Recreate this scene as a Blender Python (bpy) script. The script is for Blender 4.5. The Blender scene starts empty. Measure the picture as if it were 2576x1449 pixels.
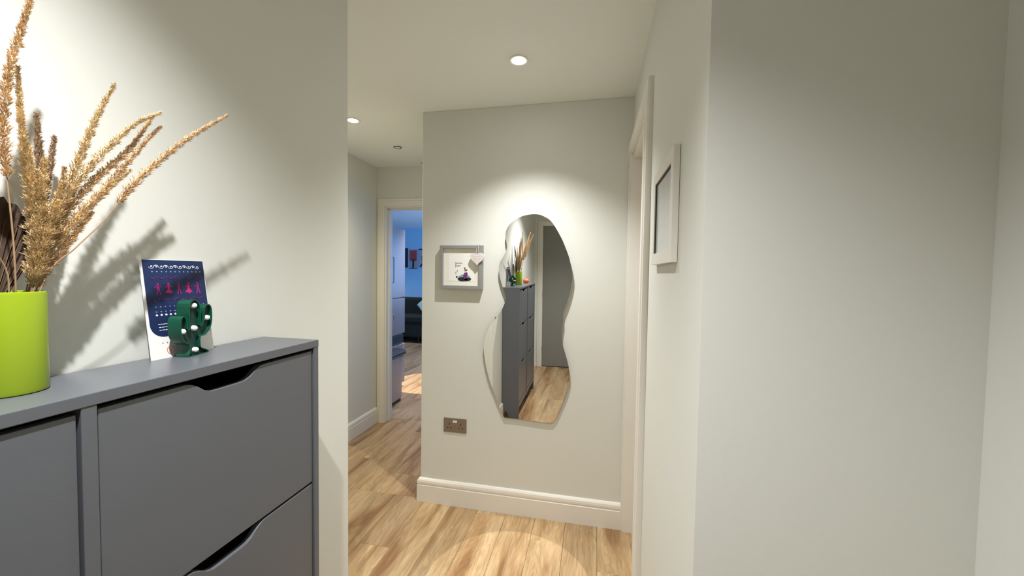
import bpy, math, random
from mathutils import Vector, Matrix
random.seed(7)
SC = bpy.context.scene
COL = SC.collection
# ------------------------------------------------------------------ measured layout (metres)
F_PX, YAW, PITCH, ROLL, EYE = 980.8, 0.20548, 0.03733, 0.01469, 1.43203
XL, XR, X3 = -0.847, 0.1976, 0.6324          # hallway side walls
YF, YB, YC, YL = 2.2375, -1.083, 0.777, 1.229  # mirror wall, back wall, recess corner, end of left wall
XA, XH, YD = -1.0336, -1.994, 3.335           # mirror wall outer corner, far hall side wall, kitchen door wall
H = 2.4
ZT, CX, CY0, CY1 = 1.2573, -0.6796, -0.058, 0.8627  # cabinet top height, front, ends
# ------------------------------------------------------------------ camera
fw = Vector((-math.sin(YAW)*math.cos(PITCH), math.cos(YAW)*math.cos(PITCH), -math.sin(PITCH)))
rt = fw.cross(Vector((0, 0, 1))).normalized(); up = rt.cross(fw)
c_, s_ = math.cos(ROLL), math.sin(ROLL)
r2 = rt*c_ + up*s_; u2 = up*c_ - rt*s_
cam_d = bpy.data.cameras.new('camera'); cam = bpy.data.objects.new('camera', cam_d); COL.objects.link(cam)
M = Matrix((r2, u2, -fw)).transposed().to_4x4(); M.translation = Vector((0, 0, EYE)); cam.matrix_world = M
cam_d.sensor_width = 36; cam_d.lens = 36*F_PX/2576; cam_d.clip_start = 0.02
SC.camera = cam
# ------------------------------------------------------------------ world (blue light let in by the added kitchen window) and exposure
w = bpy.data.worlds.new('world'); SC.world = w; w.use_nodes = True
w.node_tree.nodes['Background'].inputs[0].default_value = (0.20, 0.36, 0.70, 1)
w.node_tree.nodes['Background'].inputs[1].default_value = 5
vs = SC.view_settings
vs.view_transform = 'Standard'; vs.look = 'None'; vs.gamma = 1; vs.use_curve_mapping = False
vs.exposure = 1.47
SC.cycles.max_bounces = 12; SC.cycles.diffuse_bounces = 8; SC.cycles.glossy_bounces = 6
SC.cycles.use_denoising = True
SC.cycles.sample_clamp_indirect = 4.0
# ------------------------------------------------------------------ materials
def mat(name, col, rough=0.5, metal=0.0, var=0.0, vscale=8.0, bump=0.0, bscale=200.0, spec=0.5, emit=None, estr=0.0, stretch=(1, 1, 1)):
    m = bpy.data.materials.new(name); m.use_nodes = True
    nt = m.node_tree; b = nt.nodes['Principled BSDF']
    b.inputs['Base Color'].default_value = (*col, 1); b.inputs['Roughness'].default_value = rough
    b.inputs['Metallic'].default_value = metal; b.inputs['Specular IOR Level'].default_value = spec
    tc = nt.nodes.new('ShaderNodeTexCoord'); mp = nt.nodes.new('ShaderNodeMapping')
    mp.inputs['Scale'].default_value = stretch
    nt.links.new(tc.outputs['Object'], mp.inputs[0])
    n = nt.nodes.new('ShaderNodeTexNoise'); n.inputs['Scale'].default_value = vscale; n.inputs['Detail'].default_value = 4
    nt.links.new(mp.outputs[0], n.inputs['Vector'])
    cr = nt.nodes.new('ShaderNodeMix'); cr.data_type = 'RGBA'
    cr.inputs[6].default_value = (*[c*(1-var) for c in col], 1); cr.inputs[7].default_value = (*[min(1, c*(1+var)) for c in col], 1)
    nt.links.new(n.outputs['Fac'], cr.inputs[0]); nt.links.new(cr.outputs[2], b.inputs['Base Color'])
    if bump:
        n2 = nt.nodes.new('ShaderNodeTexNoise'); n2.inputs['Scale'].default_value = bscale
        nt.links.new(mp.outputs[0], n2.inputs['Vector'])
        bp = nt.nodes.new('ShaderNodeBump'); bp.inputs['Strength'].default_value = bump; bp.inputs['Distance'].default_value = 0.001
        nt.links.new(n2.outputs['Fac'], bp.inputs['Height']); nt.links.new(bp.outputs[0], b.inputs['Normal'])
    if emit:
        b.inputs['Emission Color'].default_value = (*emit, 1); b.inputs['Emission Strength'].default_value = estr
    return m

def wood_mat(name):
    m = bpy.data.materials.new(name); m.use_nodes = True
    nt = m.node_tree; N = nt.nodes.new; L = nt.links.new; b = nt.nodes['Principled BSDF']
    tc = N('ShaderNodeTexCoord'); oi = N('ShaderNodeObjectInfo')
    # every plank reads another stretch of the grain
    off = N('ShaderNodeVectorMath'); off.operation = 'SCALE'; off.inputs[0].default_value = (37.0, 61.0, 13.0); L(oi.outputs['Random'], off.inputs['Scale'])
    add = N('ShaderNodeVectorMath'); add.operation = 'ADD'; L(tc.outputs['Object'], add.inputs[0]); L(off.outputs[0], add.inputs[1])
    def mapped(s):
        q = N('ShaderNodeMapping'); q.inputs['Scale'].default_value = s; L(add.outputs[0], q.inputs[0]); return q.outputs[0]
    broad = N('ShaderNodeTexNoise'); broad.inputs['Scale'].default_value = 1.0; broad.inputs['Detail'].default_value = 5; broad.inputs['Distortion'].default_value = 1.6
    L(mapped((11, 1.8, 1)), broad.inputs['Vector'])
    rings = N('ShaderNodeMath'); rings.operation = 'MULTIPLY'; rings.inputs[1].default_value = 46; L(broad.outputs['Fac'], rings.inputs[0])
    sn = N('ShaderNodeMath'); sn.operation = 'SINE'; L(rings.outputs[0], sn.inputs[0])
    fine = N('ShaderNodeTexNoise'); fine.inputs['Scale'].default_value = 1.0; fine.inputs['Detail'].default_value = 8; fine.inputs['Roughness'].default_value = .65
    L(mapped((120, 5, 1)), fine.inputs['Vector'])
    patch = N('ShaderNodeTexNoise'); patch.inputs['Scale'].default_value = 1.0; patch.inputs['Detail'].default_value = 3; patch.inputs['Distortion'].default_value = .6
    L(mapped((9, 1.1, 1)), patch.inputs['Vector'])
    r1 = N('ShaderNodeValToRGB'); L(patch.outputs['Fac'], r1.inputs[0])
    r1.color_ramp.elements[0].position = .34; r1.color_ramp.elements[0].color = (.27, .145, .06, 1)
    r1.color_ramp.elements[1].position = .62; r1.color_ramp.elements[1].color = (.52, .37, .21, 1)
    e = r1.color_ramp.elements.new(.47); e.color = (.43, .285, .148, 1)
    def mix(fac, a, bcol, mode='MULTIPLY'):
        x = N('ShaderNodeMix'); x.data_type = 'RGBA'; x.blend_type = mode
        if isinstance(fac, float): x.inputs[0].default_value = fac
        else: L(fac, x.inputs[0])
        L(a, x.inputs[6]); L(bcol, x.inputs[7]); return x.outputs[2]
    r2_ = N('ShaderNodeMapRange'); r2_.inputs[1].default_value = -1; r2_.inputs[2].default_value = 1; r2_.inputs[3].default_value = .86; r2_.inputs[4].default_value = 1.04; L(sn.outputs[0], r2_.inputs[0])
    r3 = N('ShaderNodeMapRange'); r3.inputs[1].default_value = .3; r3.inputs[2].default_value = .7; r3.inputs[3].default_value = .74; r3.inputs[4].default_value = 1.14; L(fine.outputs['Fac'], r3.inputs[0])
    r4 = N('ShaderNodeMapRange'); r4.inputs[3].default_value = .86; r4.inputs[4].default_value = 1.12; L(oi.outputs['Random'], r4.inputs[0])
    c = mix(1.0, r1.outputs[0], r2_.outputs[0]); c = mix(1.0, c, r3.outputs[0]); c = mix(1.0, c, r4.outputs[0])
    L(c, b.inputs['Base Color']); b.inputs['Roughness'].default_value = .42
    bp = N('ShaderNodeBump'); bp.inputs['Strength'].default_value = .25; bp.inputs['Distance'].default_value = .0006
    L(fine.outputs['Fac'], bp.inputs['Height']); L(bp.outputs[0], b.inputs['Normal'])
    return m

WALL = mat('wall_paint', (.665, .678, .640), .75, var=.015, vscale=1.5, bump=.12, bscale=350)
CEIL = mat('ceiling_paint', (.81, .84, .82), .85, var=.012, vscale=1.3, bump=.1, bscale=300)
TRIM = mat('white_trim_paint', (.76, .74, .69), .38, var=.012, vscale=3)
OAK = wood_mat('oak_plank')
UNDER = mat('floor_gap', (.10, .06, .03), .8)
CAB = mat('slate_grey_laminate', (.110, .118, .137), .33, var=.03, vscale=6, bump=.08, bscale=500)
CABIN = mat('cabinet_inside', (.012, .012, .014), .8)
BLACKP = mat('black_plastic', (.015, .016, .02), .45)
MIRR = mat('silvered_glass', (.93, .94, .93), .0, metal=1.0)
MEDGE = mat('mirror_edge', (.10, .10, .085), .25)
MBACK = mat('mirror_backing', (.09, .08, .07), .7)
GREYF = mat('grey_frame_wood', (.25, .255, .25), .55, var=.08, vscale=30, stretch=(1, 1, 1))
CREAM = mat('cream_mount_card', (.80, .78, .72), .8)
PAPER = mat('white_paper', (.82, .82, .80), .7)
INK = mat('black_ink', (.012, .014, .02), .6)
PURP = mat('purple_ink', (.13, .03, .17), .6)
SEA = mat('grey_blue_ink', (.22, .32, .38), .6)
SKIN = mat('pale_peach_ink', (.75, .5, .42), .6)
SCRIPT = mat('grey_ink', (.22, .22, .24), .6)
HEARTP = mat('white_heart_wood', (.66, .62, .61), .5)
PINKL = mat('pink_line_ink', (.62, .38, .42), .6)
RIBBON = mat('grey_ribbon', (.45, .44, .42), .7)
NICKEL = mat('brushed_bronze_nickel', (.30, .255, .21), .38, metal=.85, var=.05, vscale=40)
HOLE = mat('socket_hole', (.02, .012, .01), .8)
GREENV = mat('lime_green_glaze', (.25, .35, .012), .3, var=.04, vscale=5)
STRAW = mat('dried_grass_straw', (.80, .61, .365), .8, var=.35, vscale=60)
STRAW2 = mat('dried_grass_tan', (.72, .525, .305), .8, var=.35, vscale=60)
STRAW3 = mat('dried_grass_brown', (.48, .36, .25), .8, var=.3, vscale=60)
STEM = mat('dried_grass_stalk', (.34, .22, .12), .7, var=.2, vscale=60)
PALM = mat('dried_palm_dark_brown', (.055, .030, .018), .8, var=.4, vscale=40, bump=.4, bscale=120)
RIB = mat('dried_palm_rib', (.17, .10, .045), .7)
NAVY = mat('navy_ink', (.003, .017, .080), .6, var=.35, vscale=20)
MAG = mat('magenta_ink', (.52, .01, .17), .5)
PURPB = mat('violet_ink', (.16, .02, .17), .5)
WINK = mat('white_ink', (.75, .78, .85), .5)
GINK = mat('pale_blue_ink', (.22, .28, .42), .5)
DOT = mat('brown_dot_ink', (.30, .22, .18), .5)
REDI = mat('red_ring_ink', (.62, .17, .10), .5)
CACT = mat('cactus_green_plastic', (.002, .066, .038), .35)
CACTF = mat('cactus_dark_green_face', (.001, .036, .024), .7)
BULB = mat('frosted_bulb', (.85, .88, .86), .3)
ORANGE = mat('orange_pumpkin_skin', (.80, .17, .06), .4, var=.1, vscale=20)
PSTEM = mat('pumpkin_stalk', (.20, .16, .06), .8)
DOORG = mat('grey_door_paint', (.22, .22, .205), .45, var=.02, vscale=3)
STEEL = mat('brushed_steel', (.45, .44, .43), .3, metal=.9)
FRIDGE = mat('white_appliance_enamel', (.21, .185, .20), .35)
BINB = mat('pale_metal_bin', (.52, .38, .30), .45, metal=.1, var=.05, vscale=12)
LINER = mat('bin_liner_plastic', (.55, .52, .55), .25)
SOFAG = mat('dark_green_velvet', (.004, .010, .007), .8, var=.3, vscale=20)
CUSH = mat('pale_teal_cushion', (.35, .58, .62), .8, var=.3, vscale=25)
BLUEW = mat('blue_wall_paint', (.33, .60, .80), .8, var=.02, vscale=2)
REDP = mat('red_print', (.42, .06, .06), .6)
BULBON = mat('lit_lamp_lens', (1, 1, 1), .5, emit=(1.0, .97, .92), estr=38)
CHROME = mat('white_bezel', (.78, .77, .74), .35)
GLASS = mat('picture_glass', (.50, .53, .54), .12, var=.05, vscale=6)
DARKLINE = mat('dark_line', (.03, .028, .025), .7)

# ------------------------------------------------------------------ mesh builder
class MB:
    def __init__(s): s.v = []; s.f = []
    def add(s, vs_, fs):
        o = len(s.v); s.v += [tuple(v) for v in vs_]; s.f += [tuple(i+o for i in f) for f in fs]; return s
    def box(s, a, b):
        (x0, y0, z0), (x1, y1, z1) = a, b
        x0, x1 = sorted((x0, x1)); y0, y1 = sorted((y0, y1)); z0, z1 = sorted((z0, z1))
        return s.add([(x0, y0, z0), (x1, y0, z0), (x1, y1, z0), (x0, y1, z0), (x0, y0, z1), (x1, y0, z1), (x1, y1, z1), (x0, y1, z1)],
                     [(0, 3, 2, 1), (4, 5, 6, 7), (0, 1, 5, 4), (1, 2, 6, 5), (2, 3, 7, 6), (3, 0, 4, 7)])
    def prism(s, poly, O, U, V, N, d0, d1):
        """2-D polygon (ccw in U,V with N = UxV) extruded from d0 to d1 along N"""
        O, U, V, N = map(Vector, (O, U, V, N)); n = len(poly)
        A = [O+U*p[0]+V*p[1]+N*d0 for p in poly]; B = [O+U*p[0]+V*p[1]+N*d1 for p in poly]
        return s.add(A+B, [tuple(reversed(range(n))), tuple(range(n, 2*n))]+[(i, (i+1) % n, (i+1) % n+n, i+n) for i in range(n)])
    def tube(s, pts, rad, seg=8, cap=True):
        pts = [Vector(p) for p in pts]; n = len(pts)
        rad = rad if isinstance(rad, (list, tuple)) else [rad]*n
        o = len(s.v); ref = Vector((.3, .2, 1)).normalized()
        for i, p in enumerate(pts):
            t = (pts[min(i+1, n-1)]-pts[max(i-1, 0)]).normalized()
            a = t.cross(ref)
            if a.length < .05: a = t.cross(Vector((1, 0, 0)))
            a.normalize(); b = t.cross(a)
            for k in range(seg):
                th = 2*math.pi*k/seg; s.v.append(tuple(p+(a*math.cos(th)+b*math.sin(th))*rad[i]))
        for i in range(n-1):
            for k in range(seg):
                s.f.append((o+i*seg+k, o+i*seg+(k+1) % seg, o+(i+1)*seg+(k+1) % seg, o+(i+1)*seg+k))
        if cap: s.f.append(tuple(o+k for k in reversed(range(seg)))); s.f.append(tuple(o+(n-1)*seg+k for k in range(seg)))
        return s
    def lathe(s, prof, c, seg=48, axis='z', close=False):
        o = len(s.v); n = len(prof)
        for r, h in prof:
            for k in range(seg):
                th = 2*math.pi*k/seg; x, y = r*math.cos(th), r*math.sin(th)
                q = (x, y, h) if axis == 'z' else ((x, h, y) if axis == 'y' else (h, x, y))
                s.v.append((c[0]+q[0], c[1]+q[1], c[2]+q[2]))
        for i in range(n-1):
            for k in range(seg): s.f.append((o+i*seg+k, o+i*seg+(k+1) % seg, o+(i+1)*seg+(k+1) % seg, o+(i+1)*seg+k))
        if prof[0][0] > 1e-6: s.f.append(tuple(o+k for k in reversed(range(seg))))
        if prof[-1][0] > 1e-6: s.f.append(tuple(o+(n-1)*seg+k for k in range(seg)))
        return s
    def sweep(s, prof, path, side=1):
        """moulding profile (out, z) mitred along a floor path; side=+1 puts it left of travel"""
        P = [Vector((*p, 0)) for p in path]; n = len(P); dirs = [(P[i+1]-P[i]).normalized() for i in range(n-1)]
        nor = [Vector((-d.y, d.x, 0))*side for d in dirs]; m = len(prof); o = len(s.v)
        for i in range(n):
            if i == 0: mv = nor[0]
            elif i == n-1: mv = nor[-1]
            else:
                mv = (nor[i-1]+nor[i]); mv = mv/(mv.length**2)*2
            for d, z in prof: s.v.append(tuple(P[i]+mv*d+Vector((0, 0, z))))
        for i in range(n-1):
            for k in range(m): s.f.append((o+i*m+k, o+i*m+(k+1) % m, o+(i+1)*m+(k+1) % m, o+(i+1)*m+k))
        s.f.append(tuple(o+k for k in reversed(range(m)))); s.f.append(tuple(o+(n-1)*m+k for k in range(m)))
        return s
    def build(s, name, m, parent=None, smooth=False, bevel=0.0, origin=None, bseg=2, weld=True):
        par = Vector((0, 0, 0))
        q = parent
        while q is not None: par += q.location; q = q.parent
        if origin is None: origin = par if parent is not None else Vector((0, 0, 0))
        origin = Vector(origin)
        me = bpy.data.meshes.new(name)
        me.from_pydata([tuple(Vector(v)-origin) for v in s.v], [], s.f); me.update()
        import bmesh
        bm = bmesh.new(); bm.from_mesh(me)
        if weld: bmesh.ops.remove_doubles(bm, verts=bm.verts, dist=1e-6)
        if len(bm.faces) < 20000: bmesh.ops.recalc_face_normals(bm, faces=bm.faces)
        bm.to_mesh(me); bm.free()
        me.materials.append(m)
        if smooth:
            for p in me.polygons: p.use_smooth = True
            try: me.set_sharp_from_angle(angle=math.radians(40))
            except Exception: pass
        o = bpy.data.objects.new(name, me); COL.objects.link(o)
        if parent is not None: o.parent = parent
        o.location = origin-par
        if bevel:
            b = o.modifiers.new('bevel', 'BEVEL'); b.width = bevel; b.segments = bseg; b.limit_method = 'ANGLE'; b.angle_limit = math.radians(35)
            b.harden_normals = False
        return o

def tag(o, label=None, cat=None, group=None, kind=None):
    if label: o['label'] = label
    if cat: o['category'] = cat
    if group: o['group'] = group
    if kind: o['kind'] = kind
    return o
def thing(name, loc, label=None, cat=None, group=None, kind=None):
    o = bpy.data.objects.new(name, None); COL.objects.link(o); o.location = loc; o.empty_display_size = .05
    return tag(o, label, cat, group, kind)
def struct(name, mb, m, label, cat, **k):
    return tag(mb.build(name, m, **k), label, cat, kind='structure')
def smoothcurve(pts, n=8, closed=False):
    P = [Vector(p) for p in pts]; out = []; N = len(P)
    rng = range(N) if closed else range(N-1)
    for i in rng:
        if closed: a, b, c, d = P[(i-1) % N], P[i], P[(i+1) % N], P[(i+2) % N]
        else: a, b, c, d = P[max(i-1, 0)], P[i], P[i+1], P[min(i+2, N-1)]
        for k in range(n):
            t = k/n
            out.append(.5*((2*b)+(c-a)*t+(2*a-5*b+4*c-d)*t*t+(3*b-3*c+d-a)*t**3))
    if not closed: out.append(P[-1])
    return out

# ================================================================== SETTING
XK0, XK1, YK = -5.4, -0.95, 8.0
# --- floor: dark underlay with one object per plank
fl = struct('floor', MB().box((XK0, -1.2, -.05), (.8, YK+.1, -.012)), UNDER, 'light oak plank floor running through hallway and kitchen', 'floor')
PW, PLN, X0 = .1755, 1.24, -.830
meshes = {}
def plank(x0, y0, x1, y1):
    L_, W_ = round(y1-y0, 3), round(x1-x0, 3)
    if L_ < .03 or W_ < .02: return
    key = (W_, L_)
    if key not in meshes:
        g = .0003; c = .0008; w2, l2 = W_/2-g, L_/2-g
        t, zb = 0.0, -.012
        v = [(-w2, -l2, zb), (w2, -l2, zb), (w2, l2, zb), (-w2, l2, zb), (-w2, -l2, t-c), (w2, -l2, t-c), (w2, l2, t-c), (-w2, l2, t-c),
             (-w2+c, -l2+c, t), (w2-c, -l2+c, t), (w2-c, l2-c, t), (-w2+c, l2-c, t)]
        f = [(0, 1, 5, 4), (1, 2, 6, 5), (2, 3, 7, 6), (3, 0, 4, 7), (4, 5, 9, 8), (5, 6, 10, 9), (6, 7, 11, 10), (7, 4, 8, 11), (8, 9, 10, 11)]
        me = bpy.data.meshes.new('plank'); me.from_pydata(v, [], f); me.materials.append(OAK); me.update(); meshes[key] = me
    o = bpy.data.objects.new('plank', meshes[key]); COL.objects.link(o); o.parent = fl
    o.location = ((x0+x1)/2, (y0+y1)/2, 0)
def lay(xa, xb, ya, yb, seed):
    k0 = math.floor((xa-X0)/PW); k1 = math.ceil((xb-X0)/PW)
    for k in range(k0, k1):
        px0, px1 = max(xa, X0+k*PW), min(xb, X0+(k+1)*PW)
        if px1-px0 < .02: continue
        st = ((k*0.437+seed) % 1)*PLN - 3*PLN
        y = st
        while y < yb:
            a, b = max(y, ya), min(y+PLN, yb)
            if b-a > .03: plank(px0, a, px1, b)
            y += PLN
lay(XL-.02, X3+.02, YB-.01, YL-.02, .33)
lay(XH-.02, XR+.10, YL-.02, YF+.02, .33)
lay(XH-.02, XA+.02, YF+.02, YD+.12, .33)
lay(-3.9, XK1, YD+.12, YK, .33)
# --- ceiling and walls
struct('ceiling', MB().box((XK0, -1.2, H), (.8, YK+.1, H+.1)), CEIL, 'off-white ceiling above hallway with recessed lamps', 'ceiling')
struct('wall_left', MB().box((-2.9, YB-.1, -.01), (XL, YL, H)), WALL, 'pale grey-green wall behind the shoe cabinet', 'wall', bevel=.003)
struct('wall_front', MB().box((XA, YF, -.01), (XR+.12, YD+.0005, H)), WALL, 'pale wall carrying the wavy mirror and socket', 'wall', bevel=.003)
struct('wall_back', MB().box((XL, YB-.1, 2.045), (X3+.1, YB, H)).box((XL, YB-.1, -.01), (-.756, YB, 2.045)).box((.070, YB-.1, -.01), (X3+.1, YB, 2.045)).box((-.80, YB-.15, -.06), (.12, YB-.10, H)), WALL, 'pale wall around the grey door seen in the mirror', 'wall')  # last box is an added unseen slab blocking sky light under the door
AY0, AY1, AZ = 1.566, YF, 2.085     # right hand doorway
struct('wall_right', MB().box((XR, YC, -.01), (XR+.12, AY0, H)).box((XR, AY0, AZ), (XR+.12, YF+.001, H)).box((XR+.12, AY0-.05, -.02), (XR+.15, YF+.03, H)), WALL, 'pale wall with the white picture frame, right of the mirror', 'wall')  # last box: unseen backing added to stop outside light leaking round the door
struct('wall_recess', MB().box((XR+.12, YC, -.01), (X3+.1, YC+.1, H)), WALL, 'plain pale wall panel filling the right of the picture', 'wall')
struct('wall_corridor', MB().box((X3, YB, -.01), (X3+.1, YC, H)), WALL, 'strip of pale wall at the far right picture edge', 'wall')
struct('wall_hall', MB().box((XH-.1, YL, -.01), (XH, YD+.12, H)), WALL, 'pale side wall at the far end of the left passage', 'wall')
DX0, DX1, DZ = -1.915, -1.13, 2.035
struct('wall_end', MB().box((XH, YD, -.01), (DX0, YD+.12, H)).box((DX1, YD, -.01), (XA+.09, YD+.12, H)).box((DX0, YD, DZ), (DX1, YD+.12, H)), WALL, 'pale wall above and around the kitchen doorway', 'wall')
struct('wall_kitchen_left', MB().box((-3.06, YD+.12, -.01), (-2.96, 5.0, H)).box((XK0-.1, 5.0, -.01), (-2.96, 5.1, H)), BLUEW, 'kitchen wall behind the fridge', 'wall')
struct('wall_kitchen_side', MB().box((XK0-.1, 5.1, -.01), (XK0, YK, H)), BLUEW, 'side wall of the kitchen living room', 'wall')
struct('wall_kitchen_far', MB().box((XK0-.1, YK, -.01), (XK1+.1, YK+.1, H)), BLUEW, 'blue lit wall at the back of the kitchen living room', 'wall')
wy0, wy1, wz0, wz1 = 5.3, 7.5, .9, 2.1  # unseen opening and frame added to let blue light into the kitchen
struct('wall_kitchen_right', MB().box((XK1, YD+.12, -.01), (XK1+.1, wy0, H)).box((XK1, wy1, -.01), (XK1+.1, YK, H)).box((XK1, wy0, -.01), (XK1+.1, wy1, wz0)).box((XK1, wy0, wz1), (XK1+.1, wy1, H)), BLUEW, 'kitchen wall with the added window', 'wall')
wn = thing('added_window_1', (XK1, (wy0+wy1)/2, wz0), 'added white framed kitchen window for blue light, hidden behind the mirror wall', 'window', kind='structure')
fr = MB()
fr.box((XK1, wy0, wz0), (XK1+.06, wy0+.05, wz1)).box((XK1, wy1-.05, wz0), (XK1+.06, wy1, wz1)).box((XK1, wy0, wz0), (XK1+.06, wy1, wz0+.05)).box((XK1, wy0, wz1-.05), (XK1+.06, wy1, wz1)).box((XK1, (wy0+wy1)/2-.025, wz0), (XK1+.06, (wy0+wy1)/2+.025, wz1))
fr.build('added_window_frame', TRIM, wn)
# --- skirting boards
SK = [(0, 0), (.018, 0), (.018, .104), (.0150, .1075), (.0150, .112), (.0175, .116), (.0175, .126), (.0150, .137), (.0085, .1455), (.004, .148), (0, .148)]
def skirt(name, path, side, label):
    return struct(name, MB().sweep(SK, path, side), TRIM, label, 'skirting board', smooth=False)
skirt('baseboard_front', [(XR-.001, YF), (XA, YF), (XA, YD-.001)], 1, 'white moulded skirting under the wavy mirror')
skirt('baseboard_hall', [(XH, YL+.001), (XH, YD-.019)], -1, 'white skirting along the far left passage wall')
skirt('baseboard_left', [(XL, CY1-.0), (XL, YL), (XH+.02, YL)], -1, 'white skirting at the end of the cabinet wall')
skirt('baseboard_right', [(XR, 1.495), (XR, YC), (X3, YC), (X3, YB), (.142, YB)], 1, 'white skirting along the right hand walls')

# --- doors
def architrave(parent, axis, fixed, out, a0, a1, ztop, wd=.068, th=.02, nm='architrave'):
    """three moulded lengths around an opening a0..a1; axis 'x' = wall runs along x. fixed = wall face, out=+-1"""
    prof = [(0, 0), (th*.75, 0), (th, .006), (th, wd*.62), (th*.8, wd*.72), (th*.8, wd*.93), (th*.55, wd), (0, wd)]
    def pt(a, z, d): return (a, fixed+out*d, z) if axis == 'x' else (fixed+out*d, a, z)
    for kind_ in ('l', 'r', 'h'):
        m = MB(); o = []
        if kind_ == 'l': ends = [lambda w_: (a0-w_, 0), lambda w_: (a0-w_, ztop+w_)]
        if kind_ == 'r': ends = [lambda w_: (a1+w_, 0), lambda w_: (a1+w_, ztop+w_)]
        if kind_ == 'h': ends = [lambda w_: (a0-w_, ztop+w_), lambda w_: (a1+w_, ztop+w_)]
        if kind_ == 'r' and parent.get('corner'): continue
        if kind_ == 'h' and parent.get('corner'): ends[1] = lambda w_: (a1, ztop+w_)
        vs1 = [pt(*ends[0](w_), d) for d, w_ in prof]; vs2 = [pt(*ends[1](w_), d) for d, w_ in prof]; n = len(prof)
        m.add(vs1+vs2, [tuple(range(n)), tuple(range(n, 2*n))]+[(i, (i+1) % n, (i+1) % n+n, i+n) for i in range(n)])
        m.build(nm, TRIM, parent)
# kitchen doorway
d1 = thing('door_1', (DX0, YD, 0), 'white framed open doorway into the kitchen', 'doorway', kind='structure')
architrave(d1, 'x', YD, -1, DX0, DX1, DZ, wd=.072, th=.018)
MB().box((DX0-.001, YD, 0), (DX0+.012, YD+.12, DZ)).box((DX1-.012, YD, 0), (DX1, YD+.12, DZ)).box((DX0+.012, YD, DZ-.012), (DX1-.012, YD+.12, DZ+.001)).build('door_lining', TRIM, d1, bevel=.001)
MB().box((DX0+.012, YD+.045, 0), (DX0+.024, YD+.08, DZ-.012)).box((DX0+.012, YD+.045, DZ-.024), (DX1-.012, YD+.08, DZ-.012)).box((DX1-.024, YD+.045, 0), (DX1-.012, YD+.08, DZ-.012)).build('door_stop', TRIM, d1, bevel=.001)
# right hand doorway, hard against the mirror wall
d2 = thing('door_2', (XR, AY0, 0), 'white door frame on the right hand wall beside the mirror wall', 'door', kind='structure'); d2['corner'] = 1
architrave(d2, 'y', XR, -1, AY0, AY1-.0, AZ, wd=.066, th=.026)
del d2['corner']
MB().box((XR-.001, AY0-.0, 0), (XR+.12, AY0+.025, AZ)).box((XR-.012, AY1-.034, 0), (XR+.12, AY1-.001, AZ)).box((XR-.001, AY0+.025, AZ-.025), (XR+.12, AY1-.034, AZ+.001)).build('door_lining', TRIM, d2, bevel=.0015)
MB().box((XR-.0215, AY1-.022, 0), (XR-.0005, AY1-.0005, AZ+.066)).build('architrave', TRIM, d2, bevel=.002)
MB().box((XR+.055, AY1-.046, 0), (XR+.08, AY1-.034, AZ-.025)).box((XR+.055, AY0+.025, 0), (XR+.08, AY0+.037, AZ-.025)).build('door_stop', TRIM, d2, bevel=.001)
MB().box((XR+.082, AY0+.028, .006), (XR+.12, AY1-.037, AZ-.028)).build('door_leaf', TRIM, d2, bevel=.002)
h_ = MB(); h_.tube([(XR+.081, AY0+.09, 1.0), (XR+.05, AY0+.09, 1.0), (XR+.05, AY0+.2, 1.0)], .008, 10); h_.build('door_handle', STEEL, d2, smooth=True)
# grey door behind the camera, seen in the mirror
BX0, BX1, BZ = -.735, .048, 2.012
d3 = thing('door_3', (BX0, YB, 0), 'plain grey door in a white frame, reflected in the wavy mirror', 'door', kind='structure')
architrave(d3, 'x', YB, 1, BX0, BX1, BZ, wd=.066, th=.018)
MB().box((BX0-.021, YB-.1, 0), (BX0+.008, YB, BZ)).box((BX1-.008, YB-.1, 0), (BX1+.022, YB, BZ)).box((BX0+.008, YB-.1, BZ-.008), (BX1-.008, YB, BZ+.033)).build('door_lining', TRIM, d3)
MB().box((BX0+.011, YB-.047, .008), (BX1-.011, YB-.007, BZ-.011)).build('door_leaf', DOORG, d3, bevel=.002)
for z in (.24, 1.04, 1.80):
    hm = MB(); hm.tube([(BX0+.010, YB-.001, z-.05), (BX0+.010, YB-.001, z+.05)], .006, 10); hm.build('hinge', STEEL, d3, smooth=True)
h_ = MB(); h_.lathe([(.026, 0), (.026, .008), (.010, .012), (.010, .04), (0, .04)], (BX1-.07, YB-.007, 1.0), 20, 'y').tube([(BX1-.07, YB+.03, 1.0), (BX1-.18, YB+.03, 1.0)], .009, 10); h_.build('door_handle', STEEL, d3, smooth=True)

# ================================================================== CEILING LAMPS
def downlight(x, y, label, watts, size, blend, core=0, csz=19, col=(1, .965, .905), lens=BULBON, estr=None):
    t = thing('downlight', (x, y, H), label, 'ceiling light', 'recessed ceiling lamps')
    MB().lathe([(.030, -.0015), (.0315, -.006), (.040, -.006), (.043, -.003), (.044, .0005), (.030, .0005), (.030, -.0015)], (x, y, H), 40).build('bezel', CHROME, t, smooth=True)
    MB().lathe([(0, -.011), (.012, -.0105), (.022, -.008), (.029, -.003), (.0295, 0)], (x, y, H), 32).build('lamp_lens', lens, t, smooth=True)
    def spot(nm, e, sz, bl, rad):
        l = bpy.data.lights.new(nm, 'SPOT'); l.energy = e; l.spot_size = math.radians(sz); l.spot_blend = bl; l.shadow_soft_size = rad; l.color = col
        o = bpy.data.objects.new(nm, l); COL.objects.link(o); o.parent = t; o.location = (0, 0, -.03); return o
    spot('lamp', watts, size, blend, .014)
    if core: spot('lamp_core', core, csz, .05, .003).rotation_euler.x = -.034
    return t
downlight(-.353, 1.768, 'bright round recessed lamp in the ceiling in front of the mirror', 37, 110, 1.0, core=42, col=(1, .99, .965))
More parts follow.
